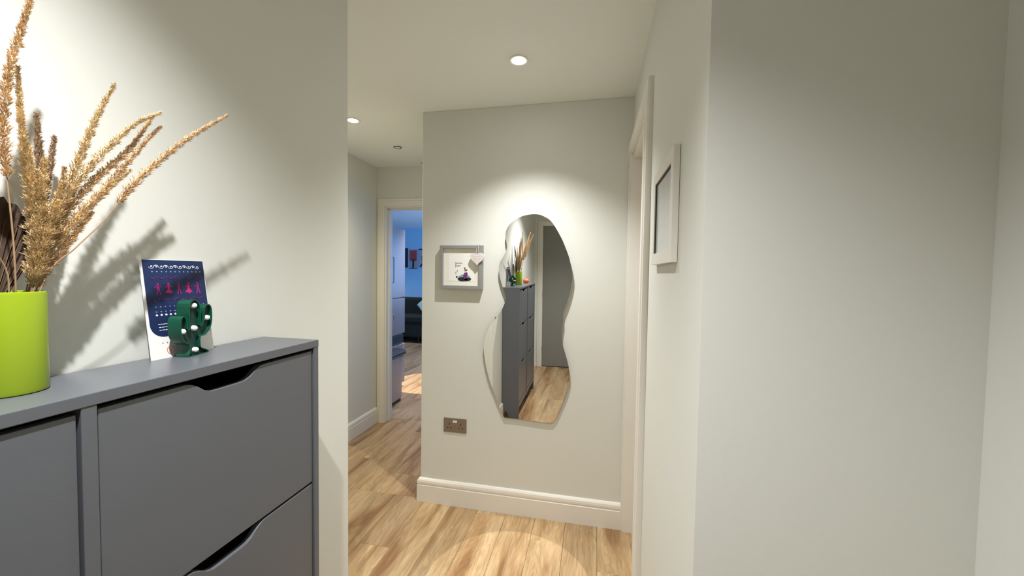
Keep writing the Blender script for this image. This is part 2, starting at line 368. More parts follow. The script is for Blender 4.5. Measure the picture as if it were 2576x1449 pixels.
downlight(-1.53, 2.27, 'bright round recessed lamp cut by the left wall edge', 23, 142, 1.0, col=(1, .88, .62))
downlight(-.34, .18, 'round recessed lamp above the camera, outside the picture', 54, 117, 1.0, col=(1, .99, .97))
downlight(-2.05, 4.8, 'recessed kitchen lamp hidden behind the mirror wall', 40, 100, .9, core=150, csz=24, col=(1, .88, .74))
downlight(-4.2, 6.7, 'added lamp brightening the far living room floor, hidden behind the doorway head', 30, 110, .9, col=(1, .90, .78))  # extra lamp added out of view to lift the far floor

sd = thing('smoke_detector', (-1.498, 2.792, H), 'small white round smoke sensor on the far passage ceiling', 'smoke detector')
MB().lathe([(0, -.016), (.020, -.015), (.030, -.010), (.034, 0)], (-1.498, 2.792, H), 32).build('sensor_body', CHROME, sd, smooth=True)
MB().lathe([(.026, -.0135), (.028, -.015), (.031, -.013), (.029, -.0115), (.026, -.0135)], (-1.498, 2.792, H), 32).build('sensor_ring', DARKLINE, sd, smooth=True)
sd = thing('ceiling_sensor', (-1.50, 3.24, H), 'tiny dark stud on the ceiling just before the kitchen door', 'sensor')
MB().lathe([(0, -.012), (.010, -.011), (.014, -.006), (.016, 0)], (-1.50, 3.24, H), 20).build('sensor_body', STEEL, sd, smooth=True)

# ================================================================== SHOE CABINET
cab = thing('shoe_cabinet', ((XL+CX)/2, (CY0+CY1)/2, 0), 'tall slim slate grey shoe cabinet with six tilt-out doors against the left wall', 'shoe cabinet')
TH = .018; bx = XL+.004
MB().box((bx, CY0, ZT-TH), (CX+.001, CY1, ZT)).build('top_panel', CAB, cab, bevel=.0012)
def side(y0, y1):
    r = .066; pts = [(bx+r, 0), (CX, 0), (CX, ZT-TH), (bx, ZT-TH), (bx, r*1.3)]
    pts += [(bx+r*math.cos(t), r*1.3*math.sin(t)) for t in [math.pi/2*(1-k/10) for k in range(1, 10)]]
    return MB().prism(pts, (0, y0, 0), (1, 0, 0), (0, 0, 1), (0, 1, 0), 0, y1-y0)
side(CY1-.016, CY1).build('side_panel', CAB, cab, bevel=.001)
side(CY0, CY0+.016).build('side_panel', CAB, cab, bevel=.001)
MB().box((bx, .394, .09), (CX, .412, ZT-TH)).build('divider', CAB, cab, bevel=.001)
MB().box((bx, CY0+.016, .09), (bx+.006, .394, ZT-TH)).box((bx, .412, .09), (bx+.006, CY1-.016, ZT-TH)).build('back_panel', CABIN, cab)
MB().box((bx+.02, CY0+.016, .088), (CX-.012, .394, .102)).box((bx+.02, .412, .088), (CX-.012, CY1-.016, .102)).build('bottom_panel', CAB, cab)
MB().box((CX-.016, CY0+.016, .102), (CX-.003, .394, .150)).box((CX-.016, .412, .102), (CX-.003, CY1-.016, .150)).build('plinth_rail', CAB, cab, bevel=.001)
ZS = [ZT-TH-.004, .8965, .526, .154]
def cab_door(y0, y1, z0, z1, yc):
    g = .003; cw, cd = .082, .024
    a, b = y0+g, y1-g
    cut = [(yc+cw, 0), (yc+cw-.010, -.0015), (yc+cw-.022, -.008), (yc+cw-.034, -.018), (yc+cw-.046, -.0232), (yc+cw-.058, -cd), (yc-cw+.058, -cd), (yc-cw+.046, -.0232), (yc-cw+.034, -.018), (yc-cw+.022, -.008), (yc-cw+.010, -.0015), (yc-cw, 0)]
    poly = [(a, z0), (b, z0), (b, z1)]+[(y, z1+d) for y, d in cut]+[(a, z1)]
    m = MB().prism(poly, (CX-.004, 0, 0), (0, 1, 0), (0, 0, 1), (1, 0, 0), -.014, 0)
    return m
for (a, b) in ((.412, CY1-.016), (CY0+.016, .394)):
    for i in range(3):
        z1 = ZS[i]-(.004 if i == 0 else .002); z0 = ZS[i+1]+.004
        cab_door(a, b, z0, z1, (a+b)/2-(.012 if a > .4 else -.012)).build('tilt_door', CAB, cab, bevel=.0009)
    # dark boxes of the pull-out trays behind the doors
    for i in range(3):
        MB().box((bx+.008, a+.004, ZS[i+1]+.02), (CX-.024, b-.004, ZS[i]-.045)).build('shoe_tray', CABIN, cab)

# ================================================================== VASE, GRASSES, PALM LEAF, PUMPKIN
VX, VY, VR, VH = -.786, .380, .0365, .140
vz = ZT
vase = tag(MB().lathe([(0, vz), (VR-.004, vz), (VR-.001, vz+.0015), (VR, vz+.006), (VR, vz+VH-.003), (VR-.0008, vz+VH-.0006), (VR-.002, vz+VH), (VR-.0032, vz+VH-.0006), (VR-.004, vz+VH-.003), (VR-.004, vz+.006), (0, vz+.005)], (VX, VY, 0), 64).build('vase', GREENV, smooth=True, origin=(VX, VY, vz)),
    'glossy lime green cylinder vase on the grey shoe cabinet', 'vase')
PL = [([(-0.782, 0.387, 1.307), (-0.776, 0.384, 1.448), (-0.77, 0.376, 1.559), (-0.766, 0.372, 1.604), (-0.761, 0.373, 1.656), (-0.757, 0.378, 1.704), (-0.753, 0.384, 1.74), (-0.749, 0.393, 1.789), (-0.745, 0.396, 1.812)], 0.4, 0.0042, 1, 'tall'),
 ([(-0.782, 0.387, 1.307), (-0.779, 0.407, 1.46), (-0.776, 0.399, 1.554), (-0.773, 0.393, 1.633), (-0.77, 0.39, 1.702)], 0.05, 0.0041, 0, 'upright'),
 ([(-0.79, 0.387, 1.307), (-0.789, 0.412, 1.449), (-0.793, 0.41, 1.557), (-0.797, 0.407, 1.607), (-0.8, 0.408, 1.65)], 0.1, 0.0032, 0, 'core'),
 ([(-0.79, 0.387, 1.307), (-0.797, 0.413, 1.449), (-0.807, 0.426, 1.532), (-0.816, 0.433, 1.593), (-0.825, 0.436, 1.661)], 0.55, 0.0037, 2, 'grey'),
 ([(-0.79, 0.387, 1.307), (-0.792, 0.414, 1.449), (-0.799, 0.426, 1.52), (-0.804, 0.437, 1.576), (-0.81, 0.447, 1.63)], 0.5, 0.0036, 2, 'short brown'),
 ([(-0.79, 0.387, 1.307), (-0.789, 0.415, 1.444), (-0.793, 0.429, 1.497), (-0.797, 0.443, 1.535), (-0.8, 0.452, 1.584)], 0.35, 0.0037, 1, 'short'),
 ([(-0.782, 0.387, 1.307), (-0.773, 0.409, 1.449), (-0.765, 0.43, 1.532), (-0.758, 0.448, 1.603), (-0.751, 0.467, 1.672), (-0.745, 0.483, 1.72)], 0.3, 0.0044, 0, 'straight'),
 ([(-0.782, 0.387, 1.307), (-0.77, 0.406, 1.444), (-0.761, 0.423, 1.519), (-0.753, 0.454, 1.584), (-0.745, 0.488, 1.64), (-0.737, 0.511, 1.673), (-0.73, 0.538, 1.697)], 0.2, 0.0049, 0, 'arching'),
 ([(-0.782, 0.387, 1.307), (-0.774, 0.409, 1.444), (-0.767, 0.436, 1.516), (-0.761, 0.466, 1.569), (-0.756, 0.506, 1.624), (-0.75, 0.527, 1.667), (-0.745, 0.538, 1.694)], 0.2, 0.0046, 1, 'arching2'),
 ([(-0.782, 0.387, 1.307), (-0.773, 0.41, 1.438), (-0.765, 0.434, 1.492), (-0.758, 0.464, 1.538), (-0.752, 0.503, 1.604), (-0.746, 0.529, 1.65), (-0.74, 0.545, 1.676)], 0.25, 0.0038, 1, 'thin'),
 ([(-0.782, 0.387, 1.307), (-0.766, 0.41, 1.418), (-0.753, 0.435, 1.46), (-0.741, 0.465, 1.507), (-0.73, 0.493, 1.562), (-0.72, 0.527, 1.612), (-0.71, 0.573, 1.668), (-0.7, 0.635, 1.729)], 0.42, 0.0034, 1, 'lowest'),
 ([(-0.782, 0.387, 1.307), (-0.774, 0.409, 1.438), (-0.767, 0.426, 1.473), (-0.761, 0.451, 1.518), (-0.755, 0.477, 1.556), (-0.75, 0.505, 1.592)], 0.15, 0.0045, 0, 'c'),
 ([(-0.782, 0.387, 1.307), (-0.775, 0.406, 1.432), (-0.77, 0.404, 1.494), (-0.765, 0.397, 1.558), (-0.76, 0.389, 1.607)], 0.0, 0.0056, 0, 'c'),
 ([(-0.782, 0.387, 1.307), (-0.78, 0.406, 1.438), (-0.778, 0.406, 1.494), (-0.777, 0.404, 1.55), (-0.775, 0.401, 1.598)], 0.0, 0.0066, 0, 'c'),
 ([(-0.782, 0.387, 1.307), (-0.784, 0.41, 1.438), (-0.784, 0.414, 1.495), (-0.785, 0.419, 1.542), (-0.785, 0.422, 1.588)], 0.0, 0.006, 0, 'c'),
 ([(-0.782, 0.387, 1.307), (-0.775, 0.405, 1.432), (-0.77, 0.411, 1.478), (-0.765, 0.421, 1.519), (-0.76, 0.428, 1.555)], 0.0, 0.006, 0, 'c'),
 ([(-0.782, 0.387, 1.307), (-0.779, 0.408, 1.432), (-0.776, 0.417, 1.467), (-0.773, 0.432, 1.509), (-0.77, 0.447, 1.553)], 0.0, 0.0054, 0, 'c'),
 ([(-0.782, 0.387, 1.307), (-0.775, 0.41, 1.421), (-0.77, 0.422, 1.444), (-0.765, 0.438, 1.475), (-0.76, 0.46, 1.516)], 0.3, 0.0036, 1, 'c'),
 ([(-0.782, 0.387, 1.307), (-0.782, 0.408, 1.427), (-0.781, 0.408, 1.466), (-0.781, 0.406, 1.5), (-0.78, 0.402, 1.53)], 0.1, 0.0049, 0, 'c'),
 ([(-0.782, 0.387, 1.307), (-0.774, 0.406, 1.427), (-0.767, 0.407, 1.449), (-0.761, 0.41, 1.472), (-0.755, 0.42, 1.49)], 0.0, 0.0042, 0, 'c'),
 ([(-0.782, 0.387, 1.307), (-0.772, 0.402, 1.427), (-0.764, 0.402, 1.471), (-0.757, 0.402, 1.515), (-0.75, 0.396, 1.563)], 0.0, 0.0059, 0, 'c'),
 ([(-0.782, 0.387, 1.307), (-0.77, 0.403, 1.421), (-0.761, 0.405, 1.46), (-0.753, 0.409, 1.494), (-0.745, 0.411, 1.525)], 0.0, 0.0059, 0, 'c'),
 ([(-0.786, 0.36, 1.3), (-0.761, 0.338, 1.412), (-0.723, 0.305, 1.58), (-0.692, 0.262, 1.7), (-0.66, 0.21, 1.8)], 0.4, 0.008, 1, 'o'),
 ([(-0.786, 0.36, 1.3), (-0.767, 0.348, 1.4), (-0.738, 0.33, 1.55), (-0.714, 0.3, 1.655), (-0.69, 0.26, 1.74)], 0.4, 0.008, 1, 'o'),
 ([(-0.786, 0.36, 1.3), (-0.776, 0.33, 1.396), (-0.76, 0.285, 1.54), (-0.748, 0.233, 1.64), (-0.735, 0.17, 1.72)], 0.4, 0.008, 1, 'o'),
 ([(-0.786, 0.36, 1.3), (-0.787, 0.344, 1.404), (-0.788, 0.32, 1.56), (-0.789, 0.285, 1.67), (-0.79, 0.24, 1.76)], 0.4, 0.008, 1, 'o'),
 ([(-0.786, 0.36, 1.3), (-0.771, 0.316, 1.418), (-0.748, 0.25, 1.595), (-0.729, 0.18, 1.722), (-0.71, 0.1, 1.83)], 0.4, 0.008, 1, 'o')]
LAB = {'tall': 'tallest dried grass stem, leaving the top left of the picture', 'upright': 'tall straight dried grass plume just right of the tallest stem', 'core': 'narrow dried grass tip standing behind the tall straight plume',
 'grey': 'darker greyish dried grass plume behind the dense middle of the bunch', 'short brown': 'short brown pointed dried grass plume standing right of the dense middle', 'short': 'smallest pointed dried grass plume between the brown one and the long straight one',
 'straight': 'long straight dried grass plume slanting up to the right', 'arching': 'dried grass plume arching right with the highest curved tip of the arching pair', 'arching2': 'pale dried grass plume lying just under the arching one',
 'thin': 'thin dried grass plume below the arching pair, with a wispy tip', 'lowest': 'longest dried grass stem, bending far right over the calendar with a bare lower stalk'}
def plume(pts, f0, wr, tone, nm):
    if nm == 'c': label, grp = 'feathery tan dried grass plume packed in the dense middle of the green vase', 'dense middle grass plumes'
    elif nm == 'o': label, grp = 'dried grass stem on the side hidden from view, seen only in the mirror', 'hidden side grass stems'
    else: label, grp = LAB[nm], None
    t = thing('dried_grass_stem', pts[0], label, 'dried grass', grp)
    C = smoothcurve(pts, 10); n = len(C)
    top = [.0011*(1-.7*i/n) for i in range(n)]
    MB().tube(C, top, 6).build('stalk', STEM, t, smooth=True)
    # cumulative arc length
    acc = [0]
    for i in range(1, n): acc.append(acc[-1]+(C[i]-C[i-1]).length)
    tot = acc[-1]; s0 = tot*(f0*.9+.12)
    # keep the feathers out of the vase
    for i in range(n):
        if C[i].z > vz+VH+.004: s0 = max(s0, acc[i]); break
    def at(s):
        for i in range(1, n):
            if acc[i] >= s:
                k = (s-acc[i-1])/max(1e-9, acc[i]-acc[i-1]); return C[i-1].lerp(C[i], k), (C[i]-C[i-1]).normalized()
        return C[-1], (C[-1]-C[-2]).normalized()
    rnd = random.Random(hash(pts[-1]) & 0xffff if False else int(pts[-1][2]*1e4)+int(wr*1e6))
    m = MB(); L_ = tot-s0; cnt = int(1600+15000*L_*(wr/.01))
    dark = MB()
    for k in range(cnt):
        u = rnd.random()**.92; s = s0+L_*u
        p, d = at(s)
        env = (min(1, u*6+.35))*(1-u**1.7)**.85+.03
        clump = .72+.38*math.sin(u*L_*330+wr*9e3)+.18*math.sin(u*L_*790+1.3)
        R_ = wr*(2.0 if nm == 'c' else 1.6)*env*max(.4, clump)
        a = Vector((rnd.gauss(0, 1), rnd.gauss(0, 1), rnd.gauss(0, 1))); a = (a-d*a.dot(d)).normalized()
        ln = (.0034+.0055*rnd.random())*(1-.35*u); out = R_*rnd.random()**.5; jit = Vector((rnd.gauss(0, .22), rnd.gauss(0, .22), rnd.gauss(0, .22)))
        q = p+a*out*.85; e = q+(d*.8+a*(.25+.6*rnd.random())+jit+Vector((0, 0, -.1))).normalized()*ln
        side_ = a.cross(d).normalized()*(.0004+.0005*rnd.random()); mid = q.lerp(e, .45)
        tgt = dark if rnd.random() < .16 else m
        tgt.add([q, mid+side_, e, mid-side_], [(0, 1, 2, 3)])
        if rnd.random() < .5:
            s2 = side_.cross(d).normalized()*.0007
            tgt.add([q, mid+s2, e, mid-s2], [(0, 1, 2, 3)])
    f = m.build('plume', (STRAW, STRAW2, STRAW3)[tone], t, weld=False); f['kind'] = 'stuff'
    g_ = dark.build('seed_husks', STRAW3 if tone < 2 else STEM, t, weld=False); g_['kind'] = 'stuff'
for a_ in PL: plume(*a_)

# bare thin stalks at the foot of the bunch
for i, (a, b, c) in enumerate((((-.772, .372, 1.31), (-.760, .352, 1.42), (-.752, .322, 1.50)), ((-.770, .366, 1.31), (-.765, .372, 1.42), (-.760, .340, 1.475)))):
    tag(MB().tube(smoothcurve([a, b, c], 8), [.0009]*17, 6).build('bare_stalk', STEM, smooth=True, origin=a), 'thin bare stalk rising at the left foot of the grass bunch', 'dried grass', 'bare stalks')

# dark fan leaf
lf = thing('dried_palm_leaf', (-.815, .372, 1.30), 'dark brown dried palm leaf standing behind the left of the grasses', 'dried leaf')
base = Vector((-.815, .372, 1.345))
rimc = smoothcurve([(0, y, z) for y, z in ((.386, 1.395), (.411, 1.425), (.420, 1.455), (.418, 1.484), (.413, 1.506), (.404, 1.521), (.387, 1.528), (.368, 1.533), (.345, 1.530), (.322, 1.514), (.308, 1.488), (.302, 1.455), (.312, 1.42), (.340, 1.39))], 3)
m = MB(); prev = None; ribs = MB()
for k, q in enumerate(rimc):
    z_ = .0022 if k % 2 else -.0016
    jag = 1+.018*math.sin(k*2.3)
    rim_ = Vector((base.x+z_, base.y+(q.y-base.y)*jag, base.z+(q.z-base.z)*jag)); in_ = base.lerp(rim_, .12); in_.x = base.x+z_*.3
    cur = (in_, (in_+rim_)/2, rim_)
    if prev:
        m.add([prev[0], cur[0], cur[1], prev[1]], [(0, 1, 2, 3)]); m.add([prev[1], cur[1], cur[2], prev[2]], [(0, 1, 2, 3)])
    prev = cur
    if k % 3 == 1: ribs.tube([cur[0]+Vector((.002, 0, 0)), cur[1]+Vector((.002, 0, 0)), cur[1].lerp(cur[2], .7)+Vector((.0022, 0, 0))], .0005, 5)
lb = m.build('leaf_blade', PALM, lf); so = lb.modifiers.new('s', 'SOLIDIFY'); so.thickness = .0015
ribs.build('leaf_ribs', RIB, lf)
MB().tube([(-.805, .374, 1.30), (-.812, .368, 1.36), base+Vector((.002, 0, .03))], [.003, .0035, .004], 8).build('leaf_stalk', RIB, lf, smooth=True)

# pumpkin
pc = Vector((-.758, .095, ZT)); pk = thing('small_pumpkin', pc, 'small orange pumpkin at the far end of the cabinet, seen in the mirror', 'pumpkin')
m = MB(); NS, NT = 40, 16
for j in range(NT+1):
    ph = math.pi*j/NT
    for i in range(NS):
        th = 2*math.pi*i/NS; rr = .038*(1-.09*abs(math.sin(th*4))**.6)
        r = rr*math.sin(ph)**.85 if 0 < j < NT else 0.0005; z = .029*math.cos(ph)-(.006*math.exp(-(r/.012)**2) if j < NT/2 else -.004*math.exp(-(r/.012)**2))
        m.v.append((pc.x+r*math.cos(th), pc.y+r*math.sin(th), pc.z+.0290+z))
for j in range(NT):
    for i in range(NS): m.f.append((j*NS+i, (j+1)*NS+i, (j+1)*NS+(i+1) % NS, j*NS+(i+1) % NS))
m.build('pumpkin_body', ORANGE, pk, smooth=True)
MB().tube([pc+Vector((0, 0, .048)), pc+Vector((.001, 0, .056)), pc+Vector((.004, .002, .066))], [.005, .0032, .004], 8).build('pumpkin_stalk', PSTEM, pk, smooth=True)

# ================================================================== CALENDAR
K0 = Vector((-.811, .5745, ZT)); KU = Vector((0, 1, 0)); KV = Vector((-.0300, .003, .192)).normalized(); KN = KU.cross(KV).normalized()
cal = thing('desk_calendar', K0, 'white and navy desk calendar with folk figures, leaning on the wall', 'calendar')
def card(poly, m, nm, d0, d1, par=cal, **k): return MB().prism(poly, K0, KU, KV, KN, d0, d1).build(nm, m, par, **k)
def rrect(x0, y0, x1, y1, rbl=0, rbr=0, rtr=0, rtl=0, n=6):
    P = []
    for (cx, cy, r, a0) in ((x0, y0, rbl, 180), (x1, y0, rbr, 270), (x1, y1, rtr, 0), (x0, y1, rtl, 90)):
        if r == 0: P.append((cx, cy)); continue
        ox = cx+(r if cx == x0 else -r); oy = cy+(r if cy == y0 else -r)
        for k in range(n+1):
            a = math.radians(a0+90*k/n); P.append((ox+r*math.cos(a), oy+r*math.sin(a)))
    return P
CWD, CHT = .1235, .1945
card(rrect(0, 0, CWD, CHT, 0, .006, 0, 0), PAPER, 'calendar_card', -.0012, 0)
card(rrect(.0045, .0425, CWD-.0015, CHT-.0012, .024, .018), NAVY, 'navy_page', 0, .0007)
# grey wedge behind the right edge of the card
MB().add([K0+Vector((-.004, CWD-.002, .001)), K0+Vector((-.033, CWD+.020, .001)), K0+Vector((-.033, CWD+.002, .05)), K0+Vector((-.006, CWD-.002, .045)),
          K0+Vector((-.005, CWD-.002, .001)), K0+Vector((-.034, CWD+.019, .001)), K0+Vector((-.034, CWD+.001, .05)), K0+Vector((-.007, CWD-.002, .045))],
         [(0, 1, 2, 3), (7, 6, 5, 4), (0, 4, 5, 1), (1, 5, 6, 2), (2, 6, 7, 3), (3, 7, 4, 0)]).build('calendar_wedge', RIBBON, cal)
def kp(x, y, d=.0012): return K0+KU*x+KV*y+KN*d
def disc(m, x, y, r, n=10, d0=.0007, d1=.0011, sq=False):
    p = [(x+r*math.cos(2*math.pi*k/n+(0 if not sq else 0)), y+r*math.sin(2*math.pi*k/n)) for k in range(n)]
    m.prism(p, K0, KU, KV, KN, d0, d1)
m = MB()                                   # white swirling scroll with leaves
for k in range(11):
    x = .0185+k*.0089
    sgn = 1 if k % 2 else -1
    m.tube([kp(x+.0042*math.cos(a), .1795+sgn*.0034*math.sin(a)) for a in [math.pi*(1-j/8) for j in range(9)]], .00045, 5)
    m.tube([kp(x+.002*math.cos(a)+.001, .1800+.0018*math.sin(a)) for a in [math.pi*.3+j*.7 for j in range(6)]], .0004, 5)
    disc(m, x+.0015, .1800-sgn*.0005, .0011, 6)
m.build('white_scroll', WINK, cal)
def motif(m, x, y, s): disc(m, x, y, s, 4)
m = MB()
for k in range(12): motif(m, .0195+k*.0085, .1700, .0017)
m.build('diamond_row', GINK, cal)
for y_, nm in ((.1575, 'violet_band'), (.1145, 'violet_band')):
    m = MB()
    for k in range(12):
        x = .0185+k*.0085
        m.tube([kp(x+.0034*math.cos(a), y_+.0022*math.sin(a)*(1 if k % 2 else -1)) for a in [math.pi*(1-j/6) for j in range(7)]], .0005, 5); disc(m, x, y_, .0011, 5)
    m.build(nm, PURPB, cal)
for k in range(5):                         # row of folk figures: three trouser figures, two in skirts
    x = .0265+k*.0195; y = .125; m = MB(); P_ = lambda pts: m.prism(pts, K0, KU, KV, KN, .0007, .0011)
    disc(m, x, y+.0205, .0019, 8)
    P_([(x-.0018, y+.010), (x+.0018, y+.010), (x+.0026, y+.0175), (x-.0026, y+.0175)])
    m.tube([kp(x-.0068, y+.0125), kp(x-.0030, y+.0165), kp(x+.0030, y+.0165), kp(x+.0068, y+.0125)], .0006, 5)
    if k in (1, 3): P_([(x-.0072, y+.002), (x+.0072, y+.002), (x+.0018, y+.0105), (x-.0018, y+.0105)]); m.tube([kp(x-.001, y+.002), kp(x-.001, y-.001)], .0006, 5); m.tube([kp(x+.001, y+.002), kp(x+.001, y-.001)], .0006, 5)
    else:
        P_([(x-.0045, y-.001), (x-.0022, y-.001), (x, y+.0105), (x-.002, y+.0105)]); P_([(x+.0022, y-.001), (x+.0045, y-.001), (x+.002, y+.0105), (x, y+.0105)])
    m.build('folk_figure', MAG if k in (1, 3) else mat('dim_magenta_ink', (.30, .008, .15), .5), cal)
for row, (y_, s_, mt, cn) in enumerate(((.1005, .0014, GINK, 12), (.0910, .0016, GINK, 12), (.0845, .0024, WINK, 12))):
    m = MB()
    for k in range(cn):
        x = .0185+k*.0085
        motif(m, x, y_, s_); disc(m, x, y_, s_*.62, 6, .0007, .0013)
    m.build('star_row', mt, cal)
m = MB()
for (y_, a, b) in ((.0660, .019, .052), (.0600, .020, .046), (.0545, .020, .044)):
    x = a
    while x < b:
        wl = .0022+.0035*((x*7919) % 1); m.prism([(x, y_), (x+wl, y_), (x+wl, y_+.0013), (x, y_+.0013)], K0, KU, KV, KN, .0007, .0010); x += wl+.0012
m.build('small_print', WINK, cal)
for grp_ in ((.0235, .0315, .0395, .0475, .0555), (.0985, .1045, .1105)):
    m = MB()
    for x in grp_: disc(m, x, .0300 if x < .09 else .0335, .0012, 8, 0, .0003)
    m.build('dot_row', DOT, cal)
m = MB(); cx_, cy_ = .0360, .0150; ring_o = [(cx_+.0064*math.cos(a), cy_+.0074*math.sin(a)) for a in [2*math.pi*k/24 for k in range(24)]]
m.tube([kp(x, y, .0004) for x, y in ring_o+ring_o[:1]], .0005, 5, cap=False)
for dx, dy, ex, ey in ((-.003, -.003, .003, .003), (-.003, .001, .001, .004), (-.001, -.004, .003, -.001), (-.003, .003, .002, -.003)): m.tube([kp(cx_+dx, cy_+dy, .0003), kp(cx_+ex, cy_+ey, .0003)], .0003, 5)
m.build('round_emblem', REDI, cal)

# ================================================================== CACTUS LIGHT
G0 = Vector((-.781, .634, ZT)); GN = Vector((.97, .24, 0)).normalized(); GU = Vector((-GN.y, GN.x, 0)); GV = Vector((0, 0, 1))
cac = thing('cactus_lamp', G0, 'dark green cactus shaped ornament with white bulbs in front of the calendar', 'ornament')
oc = [(-.013, 0), (.031, 0), (.034, .004), (.028, .008), (.019, .012), (.0135, .017), (.0135, .036), (.024, .038), (.036, .045), (.0435, .056), (.0465, .072), (.0455, .090), (.041, .099), (.033, .101), (.0265, .096), (.0235, .086), (.0225, .072), (.019, .062), (.0145, .060), (.0145, .094), (.010, .106), (.0005, .113), (-.009, .110), (-.0145, .100), (-.0150, .058), (-.0185, .057), (-.0195, .068), (-.0225, .078), (-.0285, .0825), (-.0345, .077), (-.0365, .064), (-.0355, .050), (-.0315, .038), (-.025, .030), (-.016, .0255), (-.0135, .020), (-.0135, .012), (-.016, .007), (-.017, .003)]
oc = [(p.x, p.y) for p in smoothcurve([(a, b, 0) for a, b in oc], 3, closed=True)]
oc = [(a, max(0, b)) for a, b in oc]
dep = .024
MB().prism(oc, G0, GU, GV, GN, -dep, -.006).build('cactus_body', CACTF, cac, smooth=True)
m = MB(); n = len(oc)                       # raised rim that runs round the shape
def inset(poly, d):
    out = []
    for i in range(len(poly)):
        a, b, c = Vector(poly[i-1]), Vector(poly[i]), Vector(poly[(i+1) % len(poly)])
        t = (c-a)
        if t.length < 1e-7: out.append(poly[i]); continue
        t.normalize(); out.append((b.x-t.y*d, b.y+t.x*d))
    return out
ic = inset(oc, .0016)
def g3(p, d): return G0+GU*p[0]+GV*p[1]+GN*d
V_ = [g3(p, -dep-.0005) for p in inset(oc, -.0003)]+[g3(p, 0) for p in inset(oc, -.0003)]+[g3(p, 0) for p in ic]+[g3(p, -.007) for p in ic]
m.add(V_, [(r*n+i, r*n+(i+1) % n, (r+1)*n+(i+1) % n, (r+1)*n+i) for r in range(3) for i in range(n)])
m.build('cactus_rim', CACT, cac)
for (x, z) in ((.0004, .101), (.0350, .073), (.0006, .0555), (-.0285, .0525), (.0030, .0115)):
    c0 = g3((x, z), -.006); m = MB(); r = .0053
    for j in range(9):
        ph = math.pi/2*j/8
        for i in range(16):
            th = 2*math.pi*i/16; m.v.append(tuple(c0+GN*(.0035+r*math.sin(ph))+(GU*math.cos(th)+GV*math.sin(th))*max(r*math.cos(ph), 1e-5)))
    m.v += [tuple(c0+(GU*math.cos(2*math.pi*i/16)+GV*math.sin(2*math.pi*i/16))*r) for i in range(16)]
    for j in range(8):
        for i in range(16): m.f.append((j*16+i, j*16+(i+1) % 16, (j+1)*16+(i+1) % 16, (j+1)*16+i))
    for i in range(16): m.f.append((144+i, 144+(i+1) % 16, (i+1) % 16, i))
    m.build('bulb', BULB, cac, smooth=True)

# ================================================================== MIRROR
MO = Vector((-.40, YF-.020, 1.15))           # outline below is measured from here
mn = Vector((-.00332, -1, -.01533)).normalized(); mu = Vector((1, -.00332, 0)).normalized(); mv = mn.cross(mu); mv = -mv if mv.z < 0 else mv
OUT = [(-0.1003, -0.5736), (-0.1249, -0.5228), (-0.158, -0.4407), (-0.1911, -0.3584), (-0.2135, -0.2752), (-0.2249, -0.2125), (-0.2296, -0.16), (-0.223, -0.107), (-0.2072, -0.0591), (-0.1834, -0.0163), (-0.157, 0.016), (-0.1556, 0.0184), (-0.1236, 0.0644), (-0.1033, 0.1102), (-0.0967, 0.1374), (-0.1039, 0.1687), (-0.1181, 0.2043), (-0.1348, 0.2579), (-0.1408, 0.2982), (-0.138, 0.3385), (-0.1244, 0.3654), (-0.1041, 0.4012), (-0.0953, 0.4278), (-0.0965, 0.4544), (-0.1028, 0.4899), (-0.1031, 0.5165), (-0.0943, 0.5429), (-0.0741, 0.5691), (-0.0428, 0.5929), (-0.0071, 0.6098), (0.0285, 0.6179), (0.0639, 0.6204), (0.0947, 0.6168), (0.1212, 0.6056), (0.1476, 0.5901), (0.1697, 0.5662), (0.1897, 0.5359), (0.2097, 0.5013), (0.2276, 0.4669), (0.2455, 0.4239), (0.2635, 0.3766), (0.2751, 0.3294), (0.2824, 0.2864), (0.2831, 0.2518), (0.2775, 0.2085), (0.2676, 0.1649), (0.2555, 0.121), (0.2432, 0.0857), (0.2351, 0.0548), (0.2362, 0.0111), (0.2306, -0.0343), (0.2305, -0.0796), (0.2362, -0.1196), (0.252, -0.1692), (0.2679, -0.2238), (0.2761, -0.2638), (0.2793, -0.304), (0.2729, -0.3553), (0.2565, -0.4126), (0.2327, -0.4811), (0.2087, -0.545), (0.1864, -0.5781), (0.1585, -0.5803), (0.0813, -0.5772), (-0.0075, -0.5729)]
def seg_smooth(pts, n=4): return [(p.x, p.y) for p in smoothcurve([(a, b, 0) for a, b in pts], n)]
# three runs: wavy left side and top and right side, then the straight foot
run = seg_smooth(OUT[:60], 3)+[(x, z) for x, z in OUT[60:]]
run = run[::-1]
mir = thing('wavy_mirror', (-.36, YF-.02, .57), 'tall frameless wavy edged wall mirror with straight foot', 'mirror')
N_ = mu.cross(mv)                            # points towards +y or -y
if N_.y > 0: front = (-.002, .002)
area = sum(run[i-1][0]*run[i][1]-run[i][0]*run[i-1][1] for i in range(len(run)))
def mp3(p, d): return MO+mu*p[0]+mv*p[1]+mn*d
n = len(run)
MB().add([mp3(p, .0) for p in run], [tuple(range(n))]).build('mirror_glass', MIRR, mir)
m = MB(); m.add([mp3(p, .0) for p in run]+[mp3(p, -.004) for p in run], [(i, (i+1) % n, (i+1) % n+n, i+n) for i in range(n)]+[tuple(range(n, 2*n))]); m.build('mirror_edge', MEDGE, mir)
cx0 = sum(p[0] for p in run)/n; inn = inset(run, .012 if area > 0 else -.012)
m = MB(); m.add([mp3(p, -.004) for p in inn]+[tuple(Vector((mp3(p, 0).x, YF-.0005, mp3(p, 0).z))) for p in inn], [(i, (i+1) % n, (i+1) % n+n, i+n) for i in range(n)]+[tuple(range(n, 2*n))]); m.build('backing_board', MBACK, mir)

